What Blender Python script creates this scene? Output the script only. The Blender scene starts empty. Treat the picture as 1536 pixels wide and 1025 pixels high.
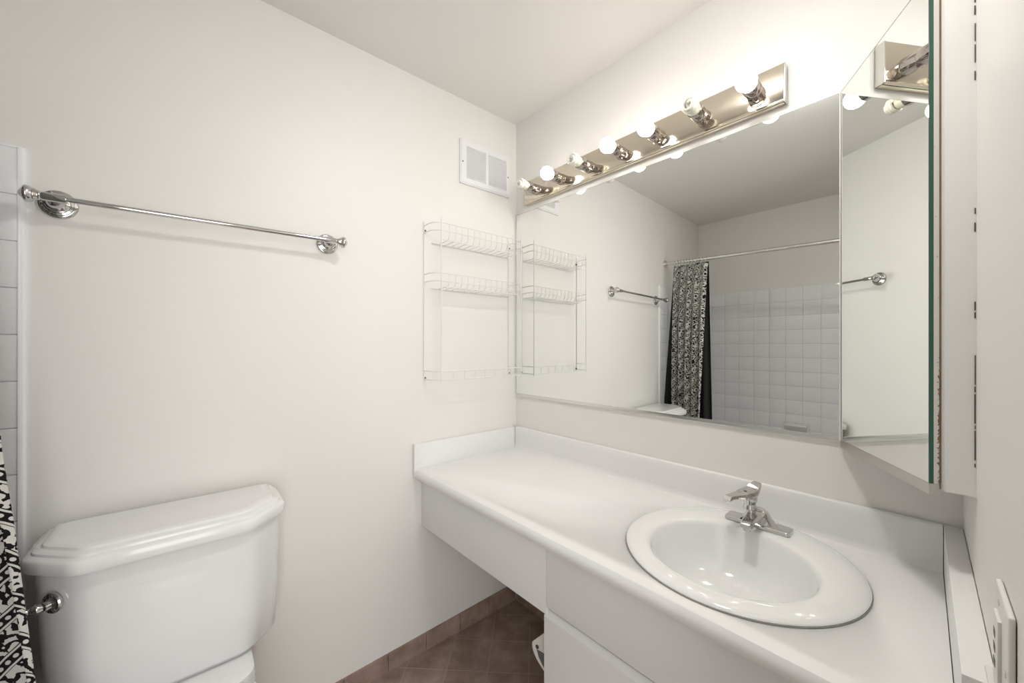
import bpy, bmesh, math, random
from mathutils import Vector, Matrix
random.seed(7)
PI = math.pi
scene = bpy.context.scene
col = scene.collection

# ------------------------------------------------------------------ camera
cam_d = bpy.data.cameras.new('camera')
cam = bpy.data.objects.new('camera', cam_d); col.objects.link(cam)
cam.location = (1.457, -1.323, 1.301)
cam.rotation_euler = (PI/2, 0, math.atan2(644, 572.5))
cam_d.sensor_width = 36; cam_d.sensor_fit = 'HORIZONTAL'
cam_d.lens = 572.5/1536*36
cam_d.shift_y = 7/1536
cam_d.clip_start = 0.01
scene.camera = cam

# ------------------------------------------------------------------ world, view
w = bpy.data.worlds.new('world'); scene.world = w; w.use_nodes = True
w.node_tree.nodes['Background'].inputs[0].default_value = (0.9, 0.95, 1, 1)
w.node_tree.nodes['Background'].inputs[1].default_value = 0.3
vs = scene.view_settings
vs.view_transform = 'Standard'; vs.look = 'None'; vs.gamma = 1; vs.use_curve_mapping = False
vs.exposure = 0.30
BULB = 16.0
def area(name, loc, size, sizey, power, color, rot=(0, 0, 0)):
    l = bpy.data.lights.new(name, 'AREA'); l.shape = 'RECTANGLE'; l.size = size; l.size_y = sizey
    l.energy = power; l.color = color
    o = bpy.data.objects.new(name, l); col.objects.link(o); o.location = loc; o.rotation_euler = rot
    return o
area('passage_fill', (2.72, -1.80, 1.25), 1.9, 1.4, 28, (.98, .985, 1), (0, PI/2, 0))  # added fill lamp in the unseen passage; no window stands there
FILL_DOME = 68.0  # glow strength of the added ceiling fill lamp

# ------------------------------------------------------------------ materials
def mat(name, color=(.8, .8, .8), rough=.5, metal=0, spec=.5, trans=0, ior=1.45, emit=None, estr=0, coat=0):
    m = bpy.data.materials.new(name); m.use_nodes = True
    b = m.node_tree.nodes['Principled BSDF']
    b.inputs['Base Color'].default_value = (*color, 1)
    b.inputs['Roughness'].default_value = rough
    b.inputs['Metallic'].default_value = metal
    b.inputs['Specular IOR Level'].default_value = spec
    b.inputs['Transmission Weight'].default_value = trans
    b.inputs['IOR'].default_value = ior
    b.inputs['Coat Weight'].default_value = coat
    if emit:
        b.inputs['Emission Color'].default_value = (*emit, 1); b.inputs['Emission Strength'].default_value = estr
    return m
class N:
    """small node-graph writer"""
    def __init__(s, m): s.t = m.node_tree; s.b = s.t.nodes['Principled BSDF']
    def new(s, kind, **kw):
        n = s.t.nodes.new(kind)
        for k, v in kw.items(): setattr(n, k, v)
        return n
    def link(s, a, b): s.t.links.new(a, b)
    def math(s, op, a, b=None, c=None):
        n = s.new('ShaderNodeMath', operation=op)
        for i, v in enumerate((a, b, c)):
            if v is None: continue
            if isinstance(v, (int, float)): n.inputs[i].default_value = v
            else: s.link(v, n.inputs[i])
        return n.outputs[0]
    def mix(s, f, a, b):
        n = s.new('ShaderNodeMix', data_type='RGBA')
        if isinstance(f, (int, float)): n.inputs[0].default_value = f
        else: s.link(f, n.inputs[0])
        for i, v in ((6, a), (7, b)):
            if isinstance(v, tuple): n.inputs[i].default_value = (*v, 1)
            else: s.link(v, n.inputs[i])
        return n.outputs[2]
    def coord(s, kind='Object'): return s.new('ShaderNodeTexCoord').outputs[kind]
    def noise(s, vec, scale, detail=3, rough=.5):
        n = s.new('ShaderNodeTexNoise'); n.inputs['Scale'].default_value = scale
        n.inputs['Detail'].default_value = detail; n.inputs['Roughness'].default_value = rough
        s.link(vec, n.inputs['Vector']); return n
    def bump(s, h, strength=.2, dist=.001):
        n = s.new('ShaderNodeBump'); n.inputs['Strength'].default_value = strength; n.inputs['Distance'].default_value = dist
        s.link(h, n.inputs['Height']); s.link(n.outputs[0], s.b.inputs['Normal'])
    def ramp(s, f, stops):
        n = s.new('ShaderNodeValToRGB'); e = n.color_ramp.elements
        while len(e) < len(stops): e.new(.5)
        for i, (p, c) in enumerate(stops): e[i].position = p; e[i].color = (*c, 1)
        s.link(f, n.inputs[0]); return n.outputs[0]

def paint(name, color, rough=.5, bump=.10, spec=.4):
    m = mat(name, color, rough, spec=spec); g = N(m); c = g.coord()
    n1 = g.noise(c, 3.0, 4).outputs[0]
    d = tuple(x*.965 for x in color)
    g.link(g.mix(n1, d, color), g.b.inputs['Base Color'])
    g.bump(g.noise(c, 90, 3).outputs[0], bump, .001)
    return m
M = {}
M['wall'] = paint('wall_paint', (.875, .858, .828), .42)
M['ceiling'] = paint('ceiling_paint', (.865, .850, .820), .38, .06)
M['cabinet_paint'] = paint('cabinet_paint', (.86, .845, .815), .38, .05)
M['laminate'] = paint('white_laminate', (.885, .88, .872), .33, .03)
M['panel'] = paint('white_panel', (.85, .845, .838), .36, .03)
M['porcelain'] = mat('porcelain', (.875, .875, .87), .10, spec=.5, coat=.3)
M['tile'] = mat('wall_tile_glaze', (.885, .893, .905), .12, spec=.5)
M['grout'] = mat('grout', (.80, .805, .81), .7)
M['chrome'] = mat('chrome', (.62, .61, .60), .06, 1)
M['socket_metal'] = mat('tinted_socket_metal', (.50, .455, .43), .10, 1)
M['dull_metal'] = mat('dull_metal', (.56, .54, .51), .38, 1)
M['soft_chrome'] = mat('brushed_steel', (.74, .73, .70), .22, 1)
M['bar_metal'] = mat('polished_bar_metal', (.76, .69, .58), .10, 1)
M['mirror'] = mat('mirror_silver', (.89, .90, .88), .0, 1)
M['glass_edge'] = mat('green_glass_edge', (.035, .11, .075), .12, spec=.6)
M['wire'] = mat('white_coated_wire', (.84, .83, .81), .30)
M['vent'] = mat('white_enamel', (.86, .865, .88), .32)
M['dark'] = mat('dark_gap', (.05, .048, .045), .8)
M['rough_grey'] = mat('grey_fittings_and_shade', (.13, .13, .125), .6)  # grey of screws and slots, also painted shade on the holder arm
M['plastic'] = mat('white_plastic', (.80, .79, .75), .35)
M['ivory'] = mat('ivory_plastic', (.84, .82, .68), .35)
M['spiral'] = mat('unlit_tube_glass', (.88, .87, .79), .12, spec=.6, coat=.4)
M['caulk'] = mat('old_caulk', (.30, .28, .25), .8)
M['bulb'] = mat('lit_bulb_glass', (1, .97, .9), .3, emit=(1, .95, .87), estr=BULB)
M['dome'] = mat('fill_dome_glow', (.9, .9, .88), .4, emit=(1, .978, .945), estr=FILL_DOME)  # glowing surface of the added ceiling fill lamp
M['lining'] = mat('black_lining', (.012, .012, .013), .75)
M['brown'] = None

# chipped paint over brown wood on the cabinet edge
def chipped():
    m = mat('chipped_paint_edge', (.78, .76, .72), .5); g = N(m); c = g.coord()
    sep = g.new('ShaderNodeSeparateXYZ'); g.link(c, sep.inputs[0])
    low = g.math('SUBTRACT', 1.0, g.math('MULTIPLY', g.math('ABSOLUTE', g.math('SUBTRACT', sep.outputs[2], .11)), 4.0))
    n = g.noise(c, 160, 4, .7).outputs[0]
    # depth through the door edge: 0 at the glass, 1 at the cabinet side
    nx, ny = -.878, -.478
    off = g.math('ADD', g.math('ADD', g.math('MULTIPLY', sep.outputs[0], nx), g.math('MULTIPLY', sep.outputs[1], ny)), -(-.1375*nx+.087*ny))
    dep = g.math('DIVIDE', g.math('SUBTRACT', g.math('MULTIPLY', off, -1.0), .0065), .0075)
    low = g.math('MAXIMUM', low, 0.0)
    f = g.math('GREATER_THAN', g.math('ADD', n, g.math('MULTIPLY', low, g.math('SUBTRACT', g.math('MULTIPLY', dep, .50), .22))), .69)
    wood = g.mix(g.noise(c, 60).outputs[0], (.16, .075, .035), (.30, .20, .12))
    g.link(g.mix(f, (.78, .76, .72), wood), g.b.inputs['Base Color'])
    return m
M['chipped'] = chipped()
def woodm():
    m = mat('bare_brown_wood', (.25, .17, .1), .7); g = N(m)
    g.link(g.mix(g.noise(g.coord(), 40).outputs[0], (.17, .095, .05), (.36, .27, .18)), g.b.inputs['Base Color']); return m
M['brown'] = woodm()

def floor_tile(name, diag=True):
    m = mat(name, (.2, .15, .12), .42, spec=.4); g = N(m); c = g.coord()
    mp = g.new('ShaderNodeMapping'); g.link(c, mp.inputs[0])
    if diag:
        mp.inputs['Rotation'].default_value = (0, 0, -PI/4); mp.inputs['Location'].default_value = (-.0719+1.65, .2852+1.65, 0)
    br = g.new('ShaderNodeTexBrick'); br.offset = 0; br.squash = 1
    br.inputs['Scale'].default_value = 1; br.inputs['Brick Width'].default_value = .165; br.inputs['Row Height'].default_value = .165
    br.inputs['Mortar Size'].default_value = .0016; br.inputs['Mortar Smooth'].default_value = .3
    br.inputs['Color1'].default_value = (0, 0, 0, 1); br.inputs['Color2'].default_value = (1, 1, 1, 1); br.inputs['Mortar'].default_value = (0, 0, 0, 1)
    g.link(mp.outputs[0], br.inputs['Vector'])
    n = g.noise(c, 9, 6, .62).outputs[0]
    base = g.ramp(n, [(.3, (.19, .125, .098)), (.5, (.31, .22, .180)), (.72, (.44, .335, .285))])
    base = g.mix(g.math('MULTIPLY', br.outputs['Color'], .22), base, (.36, .26, .21))
    sp = g.math('GREATER_THAN', g.noise(c, 140, 2).outputs[0], .70)
    base = g.mix(g.math('MULTIPLY', sp, .45), base, (.58, .53, .49))
    g.link(g.mix(br.outputs['Fac'], base, (.42, .33, .28)), g.b.inputs['Base Color'])
    h = g.math('SUBTRACT', g.math('MULTIPLY', n, .3), br.outputs['Fac'])
    g.bump(h, .4, .002)
    return m
M['floor'] = floor_tile('brown_floor_tile')
M['base_tile'] = floor_tile('brown_base_tile', False)
# base tiles are separate slabs with their own joints: no printed grout
for n_ in M['base_tile'].node_tree.nodes:
    if n_.bl_idname == 'ShaderNodeTexBrick': n_.inputs['Mortar Size'].default_value = 0

def curtain_mat():
    m = mat('printed_cloth', (.5, .5, .5), .85, spec=.2); g = N(m)
    uv = g.coord('UV')
    sep = g.new('ShaderNodeSeparateXYZ'); g.link(uv, sep.inputs[0]); u, v = sep.outputs[0], sep.outputs[1]
    wob = g.noise(uv, 14, 2).outputs[0]
    d = g.math('ADD', g.math('MULTIPLY', g.math('SUBTRACT', u, v), .7071), g.math('MULTIPLY', wob, .010))
    e = g.math('MULTIPLY', g.math('ADD', u, v), .7071)
    P = .058
    t = g.math('FRACT', g.math('DIVIDE', d, P))
    # dot band 0..0.42
    inband = g.math('LESS_THAN', t, .42)
    l1 = g.math('LESS_THAN', g.math('ABSOLUTE', g.math('SUBTRACT', t, .06)), .030)
    l2 = g.math('LESS_THAN', g.math('ABSOLUTE', g.math('SUBTRACT', t, .37)), .030)
    ee = g.math('SUBTRACT', g.math('FRACT', g.math('DIVIDE', e, .0165)), .5)
    tt = g.math('MULTIPLY', g.math('SUBTRACT', t, .215), P/.0165*1.35)
    r2 = g.math('ADD', g.math('MULTIPLY', ee, ee), g.math('MULTIPLY', tt, tt))
    dot = g.math('LESS_THAN', r2, .085)
    band = g.math('MAXIMUM', g.math('MAXIMUM', l1, l2), dot)
    # floral band
    vo = g.new('ShaderNodeTexVoronoi'); vo.feature = 'F1'; vo.inputs['Scale'].default_value = 34; vo.inputs['Randomness'].default_value = .8
    g.link(uv, vo.inputs['Vector'])
    wv = g.noise(uv, 75, 2).outputs[0]
    ringd = g.math('ADD', g.math('MULTIPLY', vo.outputs['Distance'], 1.0), g.math('MULTIPLY', g.math('SUBTRACT', wv, .5), .5))
    s = g.math('SINE', g.math('MULTIPLY', ringd, 15.0))
    flor = g.math('GREATER_THAN', s, -.25)
    white = g.math('ADD', g.math('MULTIPLY', inband, band), g.math('MULTIPLY', g.math('SUBTRACT', 1.0, inband), flor))
    g.link(g.mix(white, (.012, .011, .011), (.63, .615, .58)), g.b.inputs['Base Color'])
    g.bump(g.noise(uv, 900, 1).outputs[0], .1, .0005)
    return m
M['cloth'] = curtain_mat()

# ------------------------------------------------------------------ frames of the walls
k = .029
_l = math.hypot(1, k)
MA = Matrix(((-k/_l, 1/_l, 0, 0), (-1/_l, -k/_l, 0, 0), (0, 0, 1, 0), (0, 0, 0, 1)))       # (s along, off from wall, z) -> world, towel-bar wall
kc = .0223; _c = math.hypot(1, kc)
MC = Matrix(((kc/_c, -1/_c, 0, 1.49), (-1/_c, -kc/_c, 0, 0), (0, 0, 1, 0), (0, 0, 0, 1)))   # right wall
ud = Vector((.478, -.878, 0)).normalized()
nd = Vector((ud.y, -ud.x, 0))                                                              # outward from the diagonal door
MD = Matrix(((ud.x, nd.x, 0, 1.2825), (ud.y, nd.y, 0, -.013), (0, 0, 1, 0), (0, 0, 0, 1)))      # (u along, off, z)
I4 = Matrix.Identity(4)
def xA(y): return k*y
def xC(y): return 1.49 - kc*y

# ------------------------------------------------------------------ mesh builder
class MB:
    def __init__(s, xf=None): s.bm = bmesh.new(); s.xf = xf
    def box(s, a, b, bev=0, seg=2):
        x0, y0, z0 = a; x1, y1, z1 = b
        bm = bmesh.new()
        v = [bm.verts.new((x, y, z)) for z in (z0, z1) for y in (y0, y1) for x in (x0, x1)]
        for f in ((0, 1, 3, 2), (4, 6, 7, 5), (0, 4, 5, 1), (1, 5, 7, 3), (3, 7, 6, 2), (2, 6, 4, 0)): bm.faces.new([v[i] for i in f])
        if bev: bmesh.ops.bevel(bm, geom=list(bm.edges), offset=bev, segments=seg, affect='EDGES', profile=.6)
        s.merge(bm); return s
    def merge(s, bm):
        me = bpy.data.meshes.new('tmp'); bm.to_mesh(me); bm.free(); s.bm.from_mesh(me); bpy.data.meshes.remove(me)
    def loft(s, rings, cap0=True, cap1=True, closed=True):
        vs = [[s.bm.verts.new(p) for p in r] for r in rings]
        n = len(vs[0])
        for a, b in zip(vs, vs[1:]):
            for i in range(n if closed else n-1):
                j = (i+1) % n; s.bm.faces.new((a[i], a[j], b[j], b[i]))
        if cap0: s.bm.faces.new(vs[0])
        if cap1: s.bm.faces.new(vs[-1])
        return s
    def prism(s, pts, fn, h0, h1, bev=0):
        bm = bmesh.new()
        a = [bm.verts.new(fn(p, q, h0)) for p, q in pts]; b = [bm.verts.new(fn(p, q, h1)) for p, q in pts]
        n = len(pts)
        for i in range(n): bm.faces.new((a[i], a[(i+1) % n], b[(i+1) % n], b[i]))
        bm.faces.new(a); bm.faces.new(b)
        if bev: bmesh.ops.bevel(bm, geom=list(bm.edges), offset=bev, segments=2, affect='EDGES', profile=.6)
        s.merge(bm); return s
    def lathe(s, prof, c, axis, seg=32):
        ax = Vector(axis).normalized(); t = Vector((0, 0, 1)) if abs(ax.z) < .9 else Vector((1, 0, 0))
        e1 = ax.cross(t).normalized(); e2 = ax.cross(e1); c = Vector(c)
        rings = [[c+ax*h+(e1*math.cos(2*PI*i/seg)+e2*math.sin(2*PI*i/seg))*max(r, 1e-5) for i in range(seg)] for r, h in prof]
        return s.loft(rings)
    def tube(s, pts, r, seg=10, closed=False):
        pts = [Vector(p) for p in pts]; n = len(pts); rings = []; prev = None
        for i, p in enumerate(pts):
            if closed: t = pts[(i+1) % n]-pts[i-1]
            else: t = pts[min(i+1, n-1)]-pts[max(i-1, 0)]
            t.normalize()
            if prev is None: e1 = t.orthogonal().normalized()
            else:
                e1 = prev-t*prev.dot(t); e1.normalize()
            prev = e1; e2 = t.cross(e1)
            rr = r[i] if isinstance(r, (list, tuple)) else r
            rings.append([p+(e1*math.cos(2*PI*j/seg)+e2*math.sin(2*PI*j/seg))*rr for j in range(seg)])
        if closed: rings.append(rings[0]); s.loft(rings, False, False)
        else: s.loft(rings)
        return s
    def ball(s, c, r, seg=24, rings=14, sc=(1, 1, 1)):
        c = Vector(c)
        R = [[c+Vector((math.cos(2*PI*i/seg)*math.sin(PI*j/rings)*r*sc[0], math.sin(2*PI*i/seg)*math.sin(PI*j/rings)*r*sc[1], math.cos(PI*j/rings)*r*sc[2])) for i in range(seg)] for j in range(1, rings)]
        return s.loft(R)
    def sheet(s, fn, nu, nv, uvfn=None):
        uvl = s.bm.loops.layers.uv.verify() if uvfn else None
        g = [[s.bm.verts.new(fn(i/nu, j/nv)) for i in range(nu+1)] for j in range(nv+1)]
        for j in range(nv):
            for i in range(nu):
                f = s.bm.faces.new((g[j][i], g[j][i+1], g[j+1][i+1], g[j+1][i]))
                if uvfn:
                    for l, (a, b) in zip(f.loops, ((i, j), (i+1, j), (i+1, j+1), (i, j+1))): l[uvl].uv = uvfn(a/nu, b/nv)
        return s
    def build(s, name, material, parent=None, smooth=35, keep_normals=False):
        bm = s.bm
        bmesh.ops.remove_doubles(bm, verts=bm.verts, dist=1e-6)
        if s.xf is not None: bm.transform(s.xf)
        if not keep_normals: bmesh.ops.recalc_face_normals(bm, faces=bm.faces)
        if parent is not None: bm.transform(Matrix.Translation(-world_loc(parent)))
        me = bpy.data.meshes.new(name); bm.to_mesh(me); bm.free()
        me.materials.append(material)
        for p in me.polygons: p.use_smooth = True
        me.set_sharp_from_angle(angle=math.radians(smooth))
        o = bpy.data.objects.new(name, me); col.objects.link(o)
        if parent is not None: o.parent = parent
        return o
def world_loc(o):
    l = Vector((0, 0, 0))
    while o: l += o.location; o = o.parent
    return l
def tag(o, label=None, cat=None, group=None, kind=None):
    if label: o['label'] = label
    if cat: o['category'] = cat
    if group: o['group'] = group
    if kind: o['kind'] = kind
    return o
def empty(name, loc, label, cat, group=None):
    o = bpy.data.objects.new(name, None); col.objects.link(o); o.location = loc; o.empty_display_size = .05
    return tag(o, label, cat, group)
def struct(o): o['kind'] = 'structure'; return o
def P3(p, q, h): return (p, q, h)
def onA(s, off, z): return MA @ Vector((s, off, z))
def onC(s, off, z): return MC @ Vector((s, off, z))

# ================================================================== ROOM SHELL
H = 2.44; YD = -2.41; T = .10
struct(MB().prism([(-.25, .12), (3.0, .12), (3.0, -2.6), (-.25, -2.6)], P3, -.1, 0).build('floor', M['floor']))
struct(MB().prism([(-.25, .12), (3.0, .12), (3.0, -2.6), (-.25, -2.6)], P3, H, H+.1).build('ceiling', M['ceiling']))
struct(MB(MA).box((-.1, -T, 0), (2.55, 0, H)).build('wall_left', M['wall']))
struct(MB().box((-.02, 0, 0), (1.62, T, H)).build('wall_back', M['wall']))
struct(MB().box((-.2, YD-T, 0), (1.66, YD, H)).build('wall_front', M['wall']))
# right wall with the doorway the photographer stands in
D0, D1, DH = .93, 1.62, 2.03
mb = MB(MC); mb.box((-.05, -T, 0), (D0, 0, H)); mb.box((D1, -T, 0), (2.5, 0, H)); mb.box((D0, -T, DH), (D1, 0, H))
struct(mb.build('wall_right', M['wall']))
mb = MB(MC)
mb.box((D0-.055, 0, 0), (D0, .014, DH+.055), .003); mb.box((D1, 0, 0), (D1+.04, .014, DH+.055), .003); mb.box((D0, 0, DH), (D1, .014, DH+.055), .003)
struct(mb.build('trim_1', M['cabinet_paint']))
# passage beyond the doorway
mb = MB(); mb.box((2.75, -2.6, 0), (2.85, .1, H)); mb.box((1.64, 0, 0), (2.75, .1, H)); mb.box((1.68, -2.6, 0), (2.75, -2.5, H))
struct(mb.build('wall_passage', M['wall']))

# baseboards of brown tile
mb = MB(MA)
js = [.009, .179, .342, .513, .680, .849, 1.02, 1.19, 1.36, 1.53]
for a, b in zip(js, js[1:]):
    za = .088-.030*a; zb = .088-.030*b
    mb.prism([(a+.0012, 0), (b-.0012, 0), (b-.0012, 1), (a+.0012, 1)], lambda p, q, h: (p, h, (za if p < (a+b)/2 else zb) if q else 0), .0005, .0095)
o = struct(mb.build('baseboard_left', M['base_tile']))
mb = MB()
for i in range(5): mb.box((.012+i*.165, -.0095, 0), (.175+i*.165, -.0005, .084))
struct(mb.build('baseboard_back', M['base_tile']))

# wall tiles round the tub: pillow tiles on grout backing
def tile_field(name, xf, u0, u1, z0, z1, pitch, edge_u=None):
    mb = MB(xf); gz = MB(xf)
    nz = int(round((z1-z0)/pitch)); gz.box((u0, .0005, z0), (u1, .005, z1))
    def tile(a, b, c, d):
        e = .0009
        rings = []
        for ins, off in ((0, .0055), (.0004, .0076), (.0022, .0082)):
            rings.append([(a+e+ins, off, c+e+ins), (b-e-ins, off, c+e+ins), (b-e-ins, off, d-e-ins), (a+e+ins, off, d-e-ins)])
        mb.loft(rings, False, True)
    for j in range(nz):
        u = u0
        while u < u1-.01:
            w_ = min(pitch, u1-u)
            tile(u, u+w_, z1-(j+1)*pitch, z1-j*pitch); u += w_
    t = mb.build(name, M['tile'], smooth=50); struct(t)
    struct(gz.build('trim_'+name, M['grout']))
    return t
PT = .1135
tile_field('wall_tile_left', MA, 1.604, 2.40, .36, 1.784, .1137)
MF = Matrix(((1, 0, 0, 0), (0, 1, 0, YD), (0, 0, 1, 0), (0, 0, 0, 1)))
ZT = 1.775
tile_field('wall_tile_front', MF, -.062, 1.525, ZT-12*PT, ZT, PT)
tile_field('wall_tile_right', MC, 1.66, 2.40, .36, 1.784, .1137)
mb = MB(MA)      # rounded white edge strip where the tile stops
mb.prism([(1.594, 0), (1.606, 0), (1.606, .010), (1.599, .010), (1.5955, .007)], P3, .0, 1.787)
struct(mb.build('trim_tile_edge', M['tile'], smooth=60))
mb = MB(MA).box((1.594, 0, 1.784), (2.40, .0065, 1.790), .002); struct(mb.build('trim_tile_top', M['tile']))

# ================================================================== BATH
tub = empty('bathtub', (.75, -2.03, 0), 'white bathtub behind the printed curtain', 'bathtub')
def rrect(cx, cy, a, b, r, z, n=6):
    pts = []
    for sx, sy, a0 in ((1, 1, 0), (-1, 1, PI/2), (-1, -1, PI), (1, -1, 1.5*PI)):
        for i in range(n+1):
            t = a0+PI/2*i/n; pts.append((cx+sx*(a-r)+r*math.cos(t), cy+sy*(b-r)+r*math.sin(t), z))
    return pts
tx, ty, ta, tb_ = .745, -2.035, .765, .355
MB().loft([rrect(tx, ty, ta, tb_, .01, 0), rrect(tx, ty, ta, tb_, .01, .34), rrect(tx, ty, ta-.005, tb_-.005, .02, .35), rrect(tx, ty, ta-.07, tb_-.06, .12, .35),
           rrect(tx, ty, ta-.09, tb_-.08, .14, .33), rrect(tx, ty, ta-.14, tb_-.12, .14, .10), rrect(tx, ty, ta-.2, tb_-.17, .12, .07)]).build('tub_shell', M['porcelain'], tub)

# soap dish on the tub wall
sd = empty('soap_dish', (.69, YD, .65), 'white ceramic soap dish set in the tub wall tiles', 'soap dish')
mb = MB(); mb.box((.605, YD+.0085, .598), (.775, YD+.016, .690), .006)
mb.build('back_plate', M['porcelain'], sd)
mb = MB(); mb.prism([(0, .612), (.062, .620), (.066, .632), (.060, .636), (.012, .630), (0, .630)], lambda p, q, h: (h, YD+.015+p, q), .622, .758, .002)
mb.box((.618, YD+.0145, .665), (.762, YD+.058, .682), .005)
mb.build('tray', M['porcelain'], sd)

# ================================================================== SHOWER ROD, RINGS, CURTAIN
YR = -1.70
rodz = lambda x: 1.972 - .030*x
rod = empty('shower_rod', (.75, YR, rodz(.75)), 'long steel shower curtain rod spanning the tub', 'shower rod')
x0, x1 = xA(YR)+.004, xC(YR)-.004
MB().tube([(x0, YR, rodz(x0)), (.8, YR, rodz(.8)), (x1, YR, rodz(x1))], .0125, 20).build('rod', M['soft_chrome'], rod)
MB().lathe([(.028, .001), (.028, .006), (.022, .010), (.018, .022), (.0135, .024)], (xA(YR), YR, rodz(x0)), (1, 0, 0), 28).build('end_flange', M['soft_chrome'], rod)
MB().lathe([(.028, .001), (.028, .006), (.022, .010), (.018, .022), (.0135, .024)], (xC(YR), YR, rodz(x1)), (-1, 0, 0), 28).build('end_flange', M['soft_chrome'], rod)

NF = 4.5
def cx_range(vv):                       # v = 0 top, 1 bottom
    return .030+.010*vv, .292+.006*vv
def curt(uu, vv, dy=0, amp=1.0, spread=0.0):
    z = 1.938-1.56*vv
    a, b = cx_range(vv); a -= spread*vv*1.15; b += spread*vv*.42
    x = a+(b-a)*uu
    c = YR+.165*vv**.58*(.35+.65*uu)
    A = (.012+.020*min(1, vv*1.6))*amp
    ph = 2*PI*NF*uu+.6*math.sin(3.1*vv+2*uu)
    y = c+A*math.sin(ph)+.006*math.sin(9*uu+5*vv)*vv
    x += .006*math.sin(2*ph)*min(1, .3+vv)
    return (x, y+dy, z)
NU = 150
sc = empty('shower_curtain', (.17, YR, .4), 'black and cream printed shower curtain bunched at the left end of the rod', 'shower curtain')
us = [0]
for i in range(NU):
    p, q = curt(i/NU, .7), curt((i+1)/NU, .7); us.append(us[-1]+math.hypot(q[0]-p[0], q[1]-p[1]))
mb = MB(); mb.sheet(lambda a, b: curt(a, b), NU, 60, lambda a, b: (us[int(round(a*NU))], 1.56*(1-b)))
cl = mb.build('printed_panel', M['cloth'], sc, 180)
sm = cl.modifiers.new('cloth_thickness', 'SOLIDIFY'); sm.thickness = .0012
def lin(a, b):
    x, y, z = curt(a, b, 0, .3)
    xa, xb = max(.026-.096*b, -.040), .292+.030*b
    return (xa+(xb-xa)*a, YR-.012+.050*b*(1-a)+.009*math.sin(2*PI*5*a)*(.3+b), z)
mb = MB(); mb.sheet(lin, 90, 40)
ln = mb.build('lining', M['lining'], sc, 180); tag(ln, 'plain black lining')
sm = ln.modifiers.new('cloth_thickness', 'SOLIDIFY'); sm.thickness = .0012
RX = [.038, .060, .084, .108, .130, .152, .176, .202, .226, .252, .280]
NTH = ['nearest the wall', 'second from the wall', 'third from the wall', 'fourth from the wall', 'fifth from the wall', 'sixth from the wall', 'seventh from the wall', 'eighth from the wall', 'third from the free edge', 'second from the free edge', 'at the free edge of the curtain']
for rx, nth in zip(RX, NTH):
    zc = rodz(rx)-.0085
    pts = [(rx+.004*math.sin(t), YR+.0215*math.sin(t), zc+.0235*math.cos(t)) for t in [2*PI*i/28 for i in range(28)]]
    o = MB().tube(pts, .0016, 8, True).build('curtain_ring', M['soft_chrome'])
    tag(o, 'steel curtain ring on the shower rod, '+nth, 'curtain ring', 'curtain rings on the shower rod')

# ================================================================== TOILET
toi = empty('toilet', onA(1.317, .3, 0), 'white two-piece toilet with clipped-corner tank', 'toilet')
def octo(s0, s1, o0, o1, ch, z, r=.012, cb=.012):
    """tank plan outline with clipped front corners, corners softened"""
    P = [(s0, o0), (s1, o0), (s1, o1-ch), (s1-ch, o1), (s0+ch, o1), (s0, o1-ch)]
    out = []
    n = len(P)
    for i in range(n):
        p = Vector(P[i]); a = (Vector(P[i-1])-p).normalized(); b = (Vector(P[(i+1) % n])-p).normalized()
        rr = cb if i < 2 else r
        for t in (0, .25, .5, .75, 1):
            q0 = p+a*rr*(1-t); q1 = p+b*rr*t
            q = q0.lerp(q1, t); out.append((q.x, q.y, z))
    return out
R_ = .030
tank = MB(MA).loft([octo(1.125, 1.505, .075, .190, .055, .452, R_), octo(1.098, 1.530, .050, .222, .066, .458, R_), octo(1.086, 1.540, .042, .232, .070, .474, R_),
                    octo(1.081, 1.546, .036, .240, .074, .60, R_), octo(1.076, 1.552, .032, .248, .078, .80, R_), octo(1.076, 1.552, .032, .248, .078, .812, R_)]).build('tank', M['porcelain'], toi, 50)
def lidring(ins, z, r=.02):
    return octo(1.066+ins, 1.567-ins, .018+ins*.5, .271-ins, .088-ins*.45, z, r)
MB(MA).loft([lidring(.010, .806), lidring(.002, .808), lidring(0, .814), lidring(0, .832), lidring(.003, .837), lidring(.010, .8395), lidring(.0125, .8405), lidring(.0135, .8455), lidring(.017, .8482),
             lidring(.024, .849), lidring(.0265, .8505), lidring(.028, .8545), lidring(.033, .857), lidring(.045, .858)]).build('tank_lid', M['porcelain'], toi, 40)
# flush lever on the clipped left front corner
cpos = Vector((1.512, .2150, .742)); cn = Vector((.7071, .7071, 0))
lev = MB(MA); lev.lathe([(.0225, -.001), (.0225, .003), (.0205, .0055), (.0165, .0065), (.0125, .0068), (.0100, .0095), (.0090, .018), (.004, .020)], cpos, cn, 28)
lv = lev.build('lever_mount', M['chrome'], toi)
a0 = cpos+cn*.014; d = Vector((.93, .10, -.02)).normalized()
prof = [(0, .0065), (.008, .0095), (.014, .0105), (.019, .0065), (.023, .006), (.030, .0105), (.040, .0115), (.047, .0075), (.051, .0060), (.056, .0078), (.062, .0055), (.085, .0058), (.10, .0062), (.105, .003)]
MB(MA).tube([a0+d*h for h, r in prof], [r for h, r in prof], 20).build('flush_lever', M['chrome'], toi, 60)
def sup(s0, o0, a, b, z, n=2.4, seg=40, front=1.0):
    out = []
    for i in range(seg):
        t = 2*PI*i/seg; c, s_ = math.cos(t), math.sin(t)
        out.append((s0+a*math.copysign(abs(c)**(2/n), c), o0+b*math.copysign(abs(s_)**(2/n), s_), z))
    return out
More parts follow.
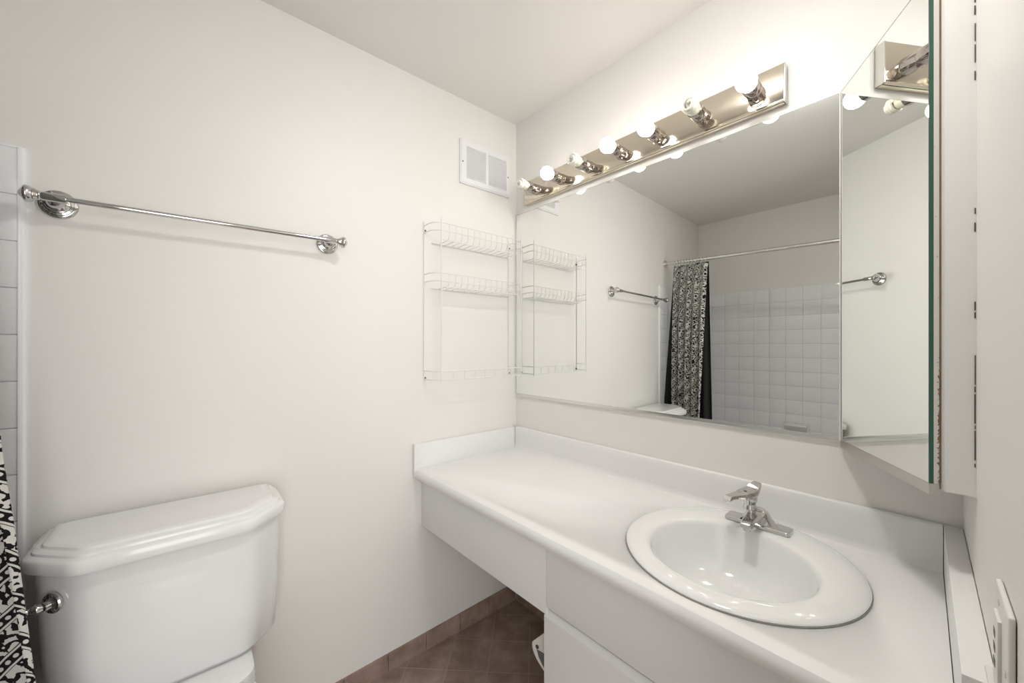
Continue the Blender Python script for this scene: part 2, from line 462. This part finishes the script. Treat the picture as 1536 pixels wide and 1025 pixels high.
MB(MA).loft([sup(1.317, .32, .12, .25, 0), sup(1.317, .32, .125, .26, .03), sup(1.317, .33, .105, .24, .10), sup(1.317, .34, .115, .26, .22), sup(1.317, .43, .165, .30, .33),
             sup(1.317, .45, .185, .33, .385), sup(1.317, .45, .185, .33, .405), sup(1.317, .45, .175, .32, .41)]).build('bowl', M['porcelain'], toi, 50)
def deckring(a, o0, o1, z): return octo(1.317-a, 1.317+a, o0, o1, .03, z, .02, .02)
MB(MA).loft([deckring(.11, .06, .30, .20), deckring(.150, .05, .31, .33), deckring(.168, .05, .315, .42), deckring(.165, .05, .31, .447), deckring(.155, .06, .30, .4525)]).build('deck', M['porcelain'], toi, 50)
MB(MA).loft([sup(1.317, .530, .180, .235, .412), sup(1.317, .530, .187, .242, .418), sup(1.317, .530, .187, .242, .432), sup(1.317, .530, .180, .235, .438)]).build('seat', M['porcelain'], toi, 50)
MB(MA).loft([sup(1.317, .530, .180, .235, .4395), sup(1.317, .530, .188, .243, .445), sup(1.317, .530, .186, .241, .456), sup(1.317, .530, .165, .22, .464)]).build('seat_lid', M['porcelain'], toi, 50)

# ================================================================== TOWEL BAR
tbar = empty('towel_bar', onA(1.22, 0, 1.66), 'chrome towel bar on the wall above the toilet', 'towel bar')
BO, BZ = .066, 1.6625
MB(MA).tube([(.905, BO, BZ+.008), (1.22, BO, BZ+.004), (1.542, BO, BZ)], .0068, 16).build('bar', M['chrome'], tbar)
for s_, sg, dz in ((.905, -1, .008), (1.542, 1, 0)):
    esc = [(.0355, .0008), (.0355, .005), (.033, .0075), (.0295, .008), (.0285, .0115), (.024, .0125), (.0225, .016), (.0175, .0175), (.0135, .024), (.0105, .034), (.0095, .048), (.0095, BO)]
    po = MB(MA).lathe(esc, (s_, 0, BZ+dz), (0, 1, 0), 40).build('post', M['chrome'], tbar, 50)
    fin = [(.0105, -.024), (.0105, .012), (.0090, .016), (.0115, .0185), (.0110, .021), (.0150, .026), (.0145, .0285), (.0190, .034), (.0200, .039), (.0185, .042), (.0150, .043), (.0105, .047), (.0035, .0515)]
    MB(MA).lathe(fin, (s_, BO, BZ+dz), (sg, 0, 0), 32).build('finial', M['chrome'], tbar, 50)

# ================================================================== AIR VENT
ven = empty('air_vent', onA(.196, 0, 2.15), 'white metal louvred air vent high on the wall by the corner', 'air vent')
def frame_ring(mb, s0, s1, z0, z1, holes, o0, o1):
    # plate with rectangular openings, built from strips
    xs = [s0]+[v for h in holes for v in h[:2]]+[s1]
    zb, zt = holes[0][2], holes[0][3]
    mb.box((s0, o0, z0), (s1, o1, zb)); mb.box((s0, o0, zt), (s1, o1, z1))
    for i in range(0, len(xs), 2): mb.box((xs[i], o0, zb), (xs[i+1], o1, zt))
VS0, VS1, VZ0, VZ1 = .050, .342, 2.050, 2.254
hol = [(.072, .184, 2.079, 2.226), (.199, .309, 2.079, 2.226)]
mb = MB(MA); frame_ring(mb, VS0+.006, VS1-.006, VZ0+.006, VZ1-.006, hol, .004, .010)
for a, b in (((VS0, .0005, VZ0), (VS1, .0075, VZ0+.007)), ((VS0, .0005, VZ1-.007), (VS1, .0075, VZ1)), ((VS0, .0005, VZ0), (VS0+.007, .0075, VZ1)), ((VS1-.007, .0005, VZ0), (VS1, .0075, VZ1))): mb.box(a, b, .002)
mb.build('frame', M['vent'], ven)
for (a, b, c, d_) in hol:
    mb = MB(MA); n = 17
    for i in range(n):
        z = c+(d_-c)*(i+.5)/n; h = (d_-c)/n
        mb.prism([(.0018, z-h*.50), (.0090, z+h*.22), (.0090, z+h*.42), (.0018, z-h*.34)], lambda p, q, hh: (hh, p, q), a, b)
    mb.build('louvre_panel', M['vent'], ven)
mb = MB(MA); mb.box((.071, .0006, 2.078), (.310, .0014, 2.227)); mb.build('duct_shade', M['dark'], ven)  # flat dark sheet standing in for the shade inside the duct
for s_ in (.061, .329): MB(MA).lathe([(.0035, .0095), (.0035, .0108), (.002, .0116)], (s_, 0, 2.150), (0, 1, 0), 14).build('screw', M['rough_grey'], ven)

# ================================================================== WIRE SHELF
wsf = empty('wire_shelf', onA(.285, 0, 1.2), 'white wire rack with two baskets on the wall beside the mirror', 'wire shelf')
SD = .095; s0, s1 = .053, .520; rw = .0022
for s_ in (s0, s1): MB(MA).tube([(s_, .004, 1.155), (s_, .004, 1.832)], rw*1.2, 8).build('wall_upright', M['wire'], wsf)
for s_ in (.047, .488): MB(MA).tube([(s_, SD, 1.150), (s_, SD, 1.834)], rw*1.2, 8).build('front_upright', M['wire'], wsf)
def rail(z, r=rw, sl=0.0, rad=.05):
    pts = [(s1, .004, z)]
    for i in range(9):
        t = PI/2*i/8; pts.append((s1-rad*(1-math.cos(t))-.0, SD-rad+rad*math.sin(t), z))
    pts.append((.28, SD, z))
    for i in range(9):
        t = PI/2*i/8; pts.append((s0-.012+.02*(1-math.sin(t)), SD-.02+.02*math.cos(t), z))
    pts.append((s0, .004, z))
    return pts
for zt, zm, zf in ((1.815, 1.783, 1.748), (1.606, 1.573, 1.552)):
    mb = MB(MA)
    mb.tube(rail(zt), rw, 8); mb.tube(rail(zm), rw*.9, 8)
    mb.tube([(.485, .006, zf), (.055, .006, zf)], rw, 8); mb.tube([(.475, SD-.012, zf), (.052, SD-.012, zf)], rw*.9, 8)
    for i in range(13):
        s_ = .072+.0315*i
        mb.tube([(s_, SD, zt), (s_, SD, zm), (s_, SD-.004, zf+.012), (s_, SD-.014, zf+.001), (s_, .006, zf)], rw*.75, 6)
    mb.build('basket', M['wire'], wsf)
mb = MB(MA); mb.tube(rail(1.196), rw, 8); mb.tube(rail(1.160), rw, 8)
for i in range(7): mb.tube([(.10+.055*i, SD, 1.196), (.10+.055*i, SD, 1.160)], rw*.75, 6)
mb.build('towel_rail', M['wire'], wsf)
for s_, z in ((s1, 1.795), (s0, 1.795), (s1, 1.165), (s0, 1.165)): MB(MA).lathe([(.0045, .001), (.0045, .006), (.002, .008)], (s_-.004, 0, z), (0, 1, 0), 12).build('screw', M['rough_grey'], wsf)

# ================================================================== WALL MIRROR
mir = empty('wall_mirror', (.64, 0, 1.05), 'wide frameless mirror on the wall over the counter', 'mirror')
MB().box((.0075, -.0042, 1.0565), (1.2785, -.0005, 1.9708)).build('glass_rim', M['glass_edge'], mir)
MB().box((.0092, -.0060, 1.0565), (1.2785, -.0043, 1.9690)).build('mirror_glass', M['mirror'], mir)
mb = MB(); mb.box((.009, -.0088, 1.047), (1.2785, -.0062, 1.0605), .0008); mb.box((.0095, -.0061, 1.0475), (1.2780, -.0005, 1.0560)); mb.build('bottom_channel', M['soft_chrome'], mir)
mb = MB(); mb.box((1.2788, -.0125, 1.052), (1.2818, -.0005, 1.969)); mb.build('edge_strip', M['plastic'], mir)

# ================================================================== CORNER MEDICINE CABINET
cab = empty('medicine_cabinet', (1.42, -.1, 1.04), 'white corner medicine cabinet with angled mirror door', 'medicine cabinet')
ZB, ZTOP = 1.0445, 1.969; LD = .334
gt = .0065; bt = .0140
# carcass behind the door
p = [(1.3035, -.0005), (1.2925, -.0010)]
c1 = MD @ Vector((LD-.004, -.0175, 0))
poly = [(1.3035, -.0005), (MD @ Vector((.006, -.0175, 0)))[:2], (c1.x, c1.y), (1.4615, -.3055), (xC(-.3055)-.0006, -.3055), (xC(-.0005)-.0006, -.0005)]
MB().prism(poly, P3, ZB, ZTOP).build('carcass', M['cabinet_paint'], cab)
MB(MD).box((.004, -.0175, ZB+.012), (LD-.001, -bt, ZTOP-.002)).build('wood_edge', M['brown'], cab)
dr = MB(MD).box((.002, -bt, ZB+.008), (LD, -gt, ZTOP)).build('door', M['chipped'], cab)
gl = MB(MD).box((.001, -gt, ZB+.010), (LD, -.0003, ZTOP)).build('mirror_glass', M['glass_edge'], dr)
# silvered face of the glass
MB(MD).box((.0016, -.0003, ZB+.0105), (LD-.0012, .0, ZTOP-.0022)).build('silvered_face', M['mirror'], dr)
mb = MB(MD); mb.box((-.002, -.0135, ZB-.010), (LD+.002, .0012, ZB+.0100), .0008)
mb.build('door_channel', M['dull_metal'], cab)
mb = MB(MC); mb.box((.10, .0, ZB), (.3066, .0012, ZTOP)); mb.build('filler_caulk', M['cabinet_paint'], cab)
# thin dark crack where the side panel meets the wall
z = ZB+.03
while z < ZTOP:
    h = random.choice((.006, .01, .015, .03, .05)); 
    if random.random() < (.8 if z < 1.25 or z > 1.72 else .35): MB(MC).box((.3056, .0012, z), (.3074, .0022+.0004*random.random(), z+h)).build('crack', M['dark'], cab)
    z += h+random.choice((.003, .006, .015))

# ================================================================== VANITY LIGHT BAR
LX0, LX1, LZ0, LZ1 = .088, 1.163, 1.9975, 2.1085
vl = empty('vanity_light', (.625, 0, 2.053), 'polished metal bathroom light strip with seven bulbs over the mirror', 'vanity light')
mb = MB()
mb.box((LX0, -.024, LZ0+.006), (LX1-.004, -.0008, LZ1), .0015)
mb.prism([(-.0012, LZ0), (-.021, LZ0), (-.0262, LZ0+.003), (-.0262, LZ0+.0070), (-.0240, LZ0+.0095), (-.0012, LZ0+.0095)], lambda p, q, h: (h, p, q), LX0, LX1-.0045)
mb.build('back_plate', M['bar_metal'], vl)
mb = MB(); mb.box((LX1-.004, -.0255, LZ0+.001), (LX1, -.0008, LZ1), .0012); mb.build('end_cap', M['soft_chrome'], vl)
LIT = (False, True, False, True, True, False, True)
for i, lit in enumerate(LIT):
    bx, bz = .176+.1528*i, 2.046
    c = (bx, -.024, bz)
    prof = [(.0240, .0), (.0240, .003), (.0228, .0045), (.0228, .034), (.0220, .0345), (.0220, .0358), (.0228, .0363), (.0228, .070), (.0215, .0715), (.0203, .0705), (.0200, .058), (.003, .056)]
    so = MB().lathe(prof, c, (0, -1, 0), 36).build('lamp_socket', M['socket_metal'], vl, 50)
    if lit:
        r = .0275; pr = [(.0130, .057), (.0135, .066), (.0160, .073)]
        cc = .073+math.sqrt(r*r-.0160**2)
        a = math.pi-math.asin(.0160/r)
        for j in range(1, 13):
            t = a*(1-j/12); pr.append((r*math.sin(t), cc+r*math.cos(t)))
        b = MB().lathe(pr, c, (0, -1, 0), 24).build('globe_bulb', M['bulb'], so, 60)
        tag(b, 'glowing round frosted bulb')
    else:
        b = MB().lathe([(.0125, .057), (.0190, .062), (.0205, .080), (.0198, .083), (.0205, .088), (.0185, .092), (.002, .093)], c, (0, -1, 0), 28).build('spiral_bulb', M['ivory'], so, 50)
        tag(b, 'unlit cream compact bulb')
        pts = []
        for j in range(121):
            t = j/120; ang = 2*PI*3.2*t; rr = .0188*(1 if t < .75 else math.sqrt(max(0, 1-((t-.75)/.25)**2))*.93+.07)
            pts.append((bx+rr*math.cos(ang), -.024-.093-.025*min(1, t*1.05), bz+rr*math.sin(ang)))
        mb2 = MB().tube(pts, .0052, 8); mb2.lathe([(.0130, .090), (.0130, .104), (.008, .112), (.003, .115)], c, (0, -1, 0), 16)
        s2 = mb2.build('spiral_tube', M['spiral'], vl, 60)
        s2.parent = so

# ================================================================== ADDED FILL LAMP (unseen dome on the ceiling that brightens the room)
dl = empty('added_fill_dome', (1.105, -.725, H), 'added round fill lamp on the ceiling, out of view', 'fill light')
MB().lathe([(.105, -.0005), (.105, -.018), (.098, -.022)], (1.105, -.725, H), (0, 0, 1), 40).build('fill_dome_ring', M['vent'], dl)
MB().lathe([(.0965, -.019), (.0955, -.024), (.088, -.034), (.072, -.042), (.050, -.047), (.025, -.050), (.001, -.051)], (1.105, -.725, H), (0, 0, 1), 32).build('fill_dome', M['dome'], dl)

# ================================================================== COUNTERTOP
ct = empty('countertop', (.72, -.28, .75), 'long white laminate countertop with raised backsplash', 'countertop')
prof = [(-.0008, .752), (-.0008, .8915), (-.006, .8935), (-.014, .8932), (-.0185, .8905), (-.0205, .886), (-.0220, .870), (-.0228, .806), (-.0245, .797), (-.029, .7905), (-.036, .7882),
        (-.05, .7880), (-.545, .7880), (-.556, .7868), (-.5645, .7825), (-.5695, .7750), (-.5710, .766), (-.5700, .757), (-.5665, .7500), (-.561, .7465), (-.535, .7465), (-.535, .752)]
XL = lambda y: xA(y)+.0192
XR = lambda y: 1.4592-kc*y
mb = MB()
mb.loft([[(XL(y)+(XR(y)-XL(y))*t, y, z) for y, z in prof] for t in (0, 1)])
top = mb.build('counter_top', M['laminate'], ct, 25)
# opening for the basin
SX, SY, SA, SB = 1.113, -.2835, .252, .257
cut = MB().prism([(SX+(SA-.02)*math.cos(2*PI*i/72), SY+(SB-.022)*math.sin(2*PI*i/72)) for i in range(72)], P3, .70, .87).build('cutter', M['laminate'])
bo = top.modifiers.new('opening', 'BOOLEAN'); bo.operation = 'DIFFERENCE'; bo.object = cut; bo.solver = 'EXACT'
bpy.context.view_layer.update()
dg = bpy.context.evaluated_depsgraph_get()
nm = bpy.data.meshes.new_from_object(top.evaluated_get(dg)); top.modifiers.clear(); top.data = nm
bpy.data.objects.remove(cut)
MB(MA).box((.0235, .0006, .752), (.5720, .0188, .8905), .0012).build('side_splash', M['laminate'], ct)
mb = MB(MC); mb.box((.0010, .0008, .752), (.588, .0296, .8930), .0012)
mb.build('end_splash', M['laminate'], ct)
mb = MB(MA); mb.box((.03, .0006, .8905), (.566, .0035, .8925)); mb.build('caulk_line', M['wire'], ct)

# ================================================================== VANITY CABINET + APRON
YF = -.531
van = empty('vanity_cabinet', (1.1, -.27, 0), 'white vanity cabinet under the basin end of the counter', 'cabinet')
mb = MB()
mb.prism([(.7035, -.002), (.7035, YF+.020), (xC(YF+.02)-.002, YF+.020), (xC(0)-.002, -.002)], P3, .07, .540)
mb.box((.7035, YF+.020, .540), (.7235, -.002, .744)); mb.box((.7236, YF+.020, .5625), (1.485, YF+.04, .744))
mb.box((.7235, YF+.09, 0), (1.48, -.02, .07))
mb.build('carcass', M['panel'], van)
mb = MB(); mb.box((.7130, YF, .5600), (1.4980, YF+.0195, .7460), .0015); mb.build('drawer_front', M['panel'], van)
mb = MB(); mb.prism([(YF-.001, .085), (YF-.001, .533), (YF+.0100, .5495), (YF+.0190, .5495), (YF+.0190, .085)], lambda p, q, h: (h, p, q), .7045, 1.105, .0008); mb.build('door', M['panel'], van)
mb = MB(); mb.prism([(YF-.001, .085), (YF-.001, .533), (YF+.0100, .5495), (YF+.0190, .5495), (YF+.0190, .085)], lambda p, q, h: (h, p, q), 1.108, 1.497, .0008); mb.build('door', M['panel'], van)
apr = MB().prism([(xA(YF)+.001, YF), (.7115, YF), (.7115, YF+.018), (xA(YF)+.001, YF+.018)], P3, .5385, .7455, .001).build('apron_panel', M['panel'])
tag(apr, 'white apron panel below the counter over the open knee space', 'panel')

# toilet paper holder on the side of the cabinet, only its front arm shows past the door
tp = empty('paper_holder', (.68, -.44, .40), 'white rounded paper holder on the side of the vanity cabinet', 'paper holder')
def dshape(r0, ins=0):
    pts = [(.7036, .452-ins)]
    pts += [(.676, .452-ins), (.628+ins, .400)]
    for i in range(9):
        t = i/8; pts.append((.6265+ins+.0761*t**2.0, .392-.062*t**.85+ins*t*.6))
    pts.append((.7036, .330+ins*.6))
    return pts
for y0, y1 in ((-.503, -.494), (-.384, -.375)):
    MB().prism(dshape(0), lambda p, q, h: (p, h, q), y0, y1, .001).build('arm', M['plastic'], tp)
MB().prism([(.7030, .392), (.672, .392), (.648, .388), (.656, .370), (.674, .354), (.7030, .345)], lambda p, q, h: (p, h, q), -.5045, -.5032).build('arm_shade', M['rough_grey'], tp)  # flat grey plate painting the shadow inside the holder housing
MB().lathe([(.0055, .0), (.0055, .003), (.003, .0045)], (.650, -.5030, .397), (0, -1, 0), 16).build('pin', M['dark'], tp)
MB().lathe([(.010, .0), (.010, .109)], (.660, -.384, .385), (0, -1, 0), 20).build('spindle', M['plastic'], tp)

# ================================================================== BASIN
sk = empty('sink_basin', (SX, SY, .788), 'white oval drop-in basin set in the counter', 'sink')
def el(cx, cy, a, b, z, n=96): return [(cx+a*math.cos(2*PI*i/n), cy+b*math.sin(2*PI*i/n), z) for i in range(n)]
BX, BY = 1.112, -.322
rings = [el(SX, SY, SA-.004, SB-.004, .7885), el(SX, SY, SA, SB, .7905), el(SX, SY, SA+.0002, SB+.0002, .7925), el(SX, SY, SA-.003, SB-.003, .7960), el(SX, SY, SA-.012, SB-.012, .8000), el(SX, SY, SA-.028, SB-.028, .8030),
         el(SX, -.295, .213, .216, .8045), el(BX, -.315, .190, .186, .8035), el(BX, BY, .1815, .1755, .8010), el(BX, BY, .1765, .1705, .7965), el(BX, BY, .1735, .1675, .790), el(BX, BY, .168, .162, .765), el(BX, BY, .156, .150, .725), el(BX, BY, .132, .127, .690),
         el(BX, BY, .10, .096, .672), el(BX, BY, .06, .058, .663), el(BX, BY, .024, .024, .660)]
outer = [el(BX, BY, .03, .03, .650), el(BX, BY, .11, .105, .660), el(BX, BY, .165, .16, .715), el(BX, BY, .185, .18, .775), el(SX, SY, SA-.03, SB-.03, .783), el(SX, SY, SA-.024, SB-.025, .7885)]
mb = MB(); mb.loft(outer+rings, True, True); mb.build('basin', M['porcelain'], sk, 60)
MB().lathe([(.021, .0), (.021, .003), (.014, .004), (.012, .001)], (BX, BY, .6605), (0, 0, 1), 28).build('drain', M['chrome'], sk)
pts = el(SX, SY, SA+.0008, SB+.0008, .7892)
MB().tube(pts, .0012, 6, True).build('sealant_bead', M['caulk'], sk)

# ================================================================== FAUCET
FX, FY, FZ = 1.118, -.108, .8046
fa = empty('faucet', (FX, FY, FZ), 'chrome single-lever faucet on the back of the basin', 'faucet')
# wide base plate with a hump in the middle
mb = MB()
hx = .0785
def plate(i, z): return rrect(FX, FY, hx-i, .0255-i, .008, z, 4)
mb.loft([plate(.001, FZ), plate(0, FZ+.002), plate(.0005, FZ+.008), plate(.003, FZ+.010)])
mb.build('base_plate', M['chrome'], fa, 30)
mb = MB()
# hump: broad trapezoid seen from the front
secs = []
for (xx, zz, dy) in ((-.050, .009, .021), (-.040, .013, .021), (-.030, .026, .021), (-.022, .040, .0205), (-.014, .0465, .020), (0, .048, .020), (.014, .0465, .020), (.022, .040, .0205), (.030, .026, .021), (.040, .013, .021), (.050, .009, .021)):
    secs.append([(FX+xx, FY-dy, FZ+.008), (FX+xx, FY-dy*.9, FZ+zz*.75), (FX+xx, FY-dy*.5, FZ+zz), (FX+xx, FY+dy*.5, FZ+zz), (FX+xx, FY+dy*.9, FZ+zz*.75), (FX+xx, FY+dy, FZ+.008)])
mb.loft(secs); mb.build('body', M['chrome'], fa, 30)
# spout forward
mb = MB()
sp = []
for (dy, hw, z0, z1) in ((.0, .021, .012, .044), (-.030, .020, .013, .043), (-.060, .0175, .016, .040), (-.085, .0155, .018, .037), (-.098, .0145, .019, .034), (-.102, .012, .021, .031)):
    y = FY+dy
    sp.append([(FX-hw, y, FZ+z0), (FX+hw, y, FZ+z0), (FX+hw, y, FZ+z1-.006), (FX+hw*.7, y, FZ+z1), (FX-hw*.7, y, FZ+z1), (FX-hw, y, FZ+z1-.006)])
mb.loft(sp); mb.build('spout', M['chrome'], fa, 30)
MB().lathe([(.0105, 0), (.0105, .008), (.008, .009), (.007, .006)], (FX, FY-.086, FZ+.0205), (0, 0, -1), 24).build('aerator', M['chrome'], fa)
MB().lathe([(.017, 0), (.0165, .004), (.0145, .008), (.0145, .016), (.0175, .022), (.0185, .030), (.0165, .036)], (FX-.017, FY-.008, FZ+.043), (0, 0, 1), 32).build('stem', M['chrome'], fa, 40)
# lever handle: boat shaped, raised tail at the back, long nose at the front
mb = MB(); hs = []
for (dy, hw, z0, z1) in ((.038, .011, .108, .112), (.028, .0165, .095, .106), (.015, .0205, .076, .096), (-.004, .0215, .074, .0925), (-.022, .0195, .075, .0915), (-.026, .0190, .0755, .0890), (-.046, .0140, .079, .0895), (-.068, .0115, .0795, .0890), (-.078, .0120, .075, .0880), (-.084, .0118, .0725, .0800)):
    y = FY+dy
    hs.append([(FX-hw*.75, y, FZ+z0), (FX+hw*.75, y, FZ+z0), (FX+hw, y, FZ+(z0+z1)/2), (FX+hw*.86, y, FZ+z1), (FX-hw*.86, y, FZ+z1), (FX-hw, y, FZ+(z0+z1)/2)])
mb.loft(hs); bmesh.ops.rotate(mb.bm, verts=mb.bm.verts, cent=(FX, FY, FZ), matrix=Matrix.Rotation(math.radians(-20), 3, 'Z')); bmesh.ops.translate(mb.bm, verts=mb.bm.verts, vec=(-.020, -.012, 0)); hd = mb.build('lever_handle', M['chrome'], fa, 25)
MB().lathe([(.0042, 0), (.0042, .0018), (.0020, .0022), (.0016, .0008)], (FX-.024, FY-.022, FZ+.0912), (0, -.05, 1), 18).build('set_screw', M['rough_grey'], hd)

# ================================================================== OUTLET PLATE ON THE RIGHT WALL
ol = empty('wall_outlet', onC(.655, 0, .97), 'cream electrical outlet plate on the right wall by the counter', 'outlet')
mb = MB(MC); mb.box((.618, .0006, .905), (.713, .0056, 1.036), .0024, 3); mb.build('cover_plate', M['plastic'], ol)
mb = MB(MC); mb.box((.634, .0050, .930), (.668, .0085, 1.008), .0014); mb.build('receptacle', M['plastic'], ol)
for z in (.982, .966, .950):
    mb = MB(MC); mb.box((.640, .0084, z), (.652, .0089, z+.008)); mb.build('slot', M['rough_grey'], ol)
mb = MB(MC); mb.box((.612, .0050, .922), (.690, .0130, .929), .002); mb.build('plug_ledge', M['plastic'], ol)
for s_, z in ((.652, 1.022), (.700, .972)): MB(MC).lathe([(.0033, .0052), (.0033, .0064), (.0015, .0068)], (s_, 0, z), (0, 1, 0), 12).build('plate_screw', M['soft_chrome'], ol)
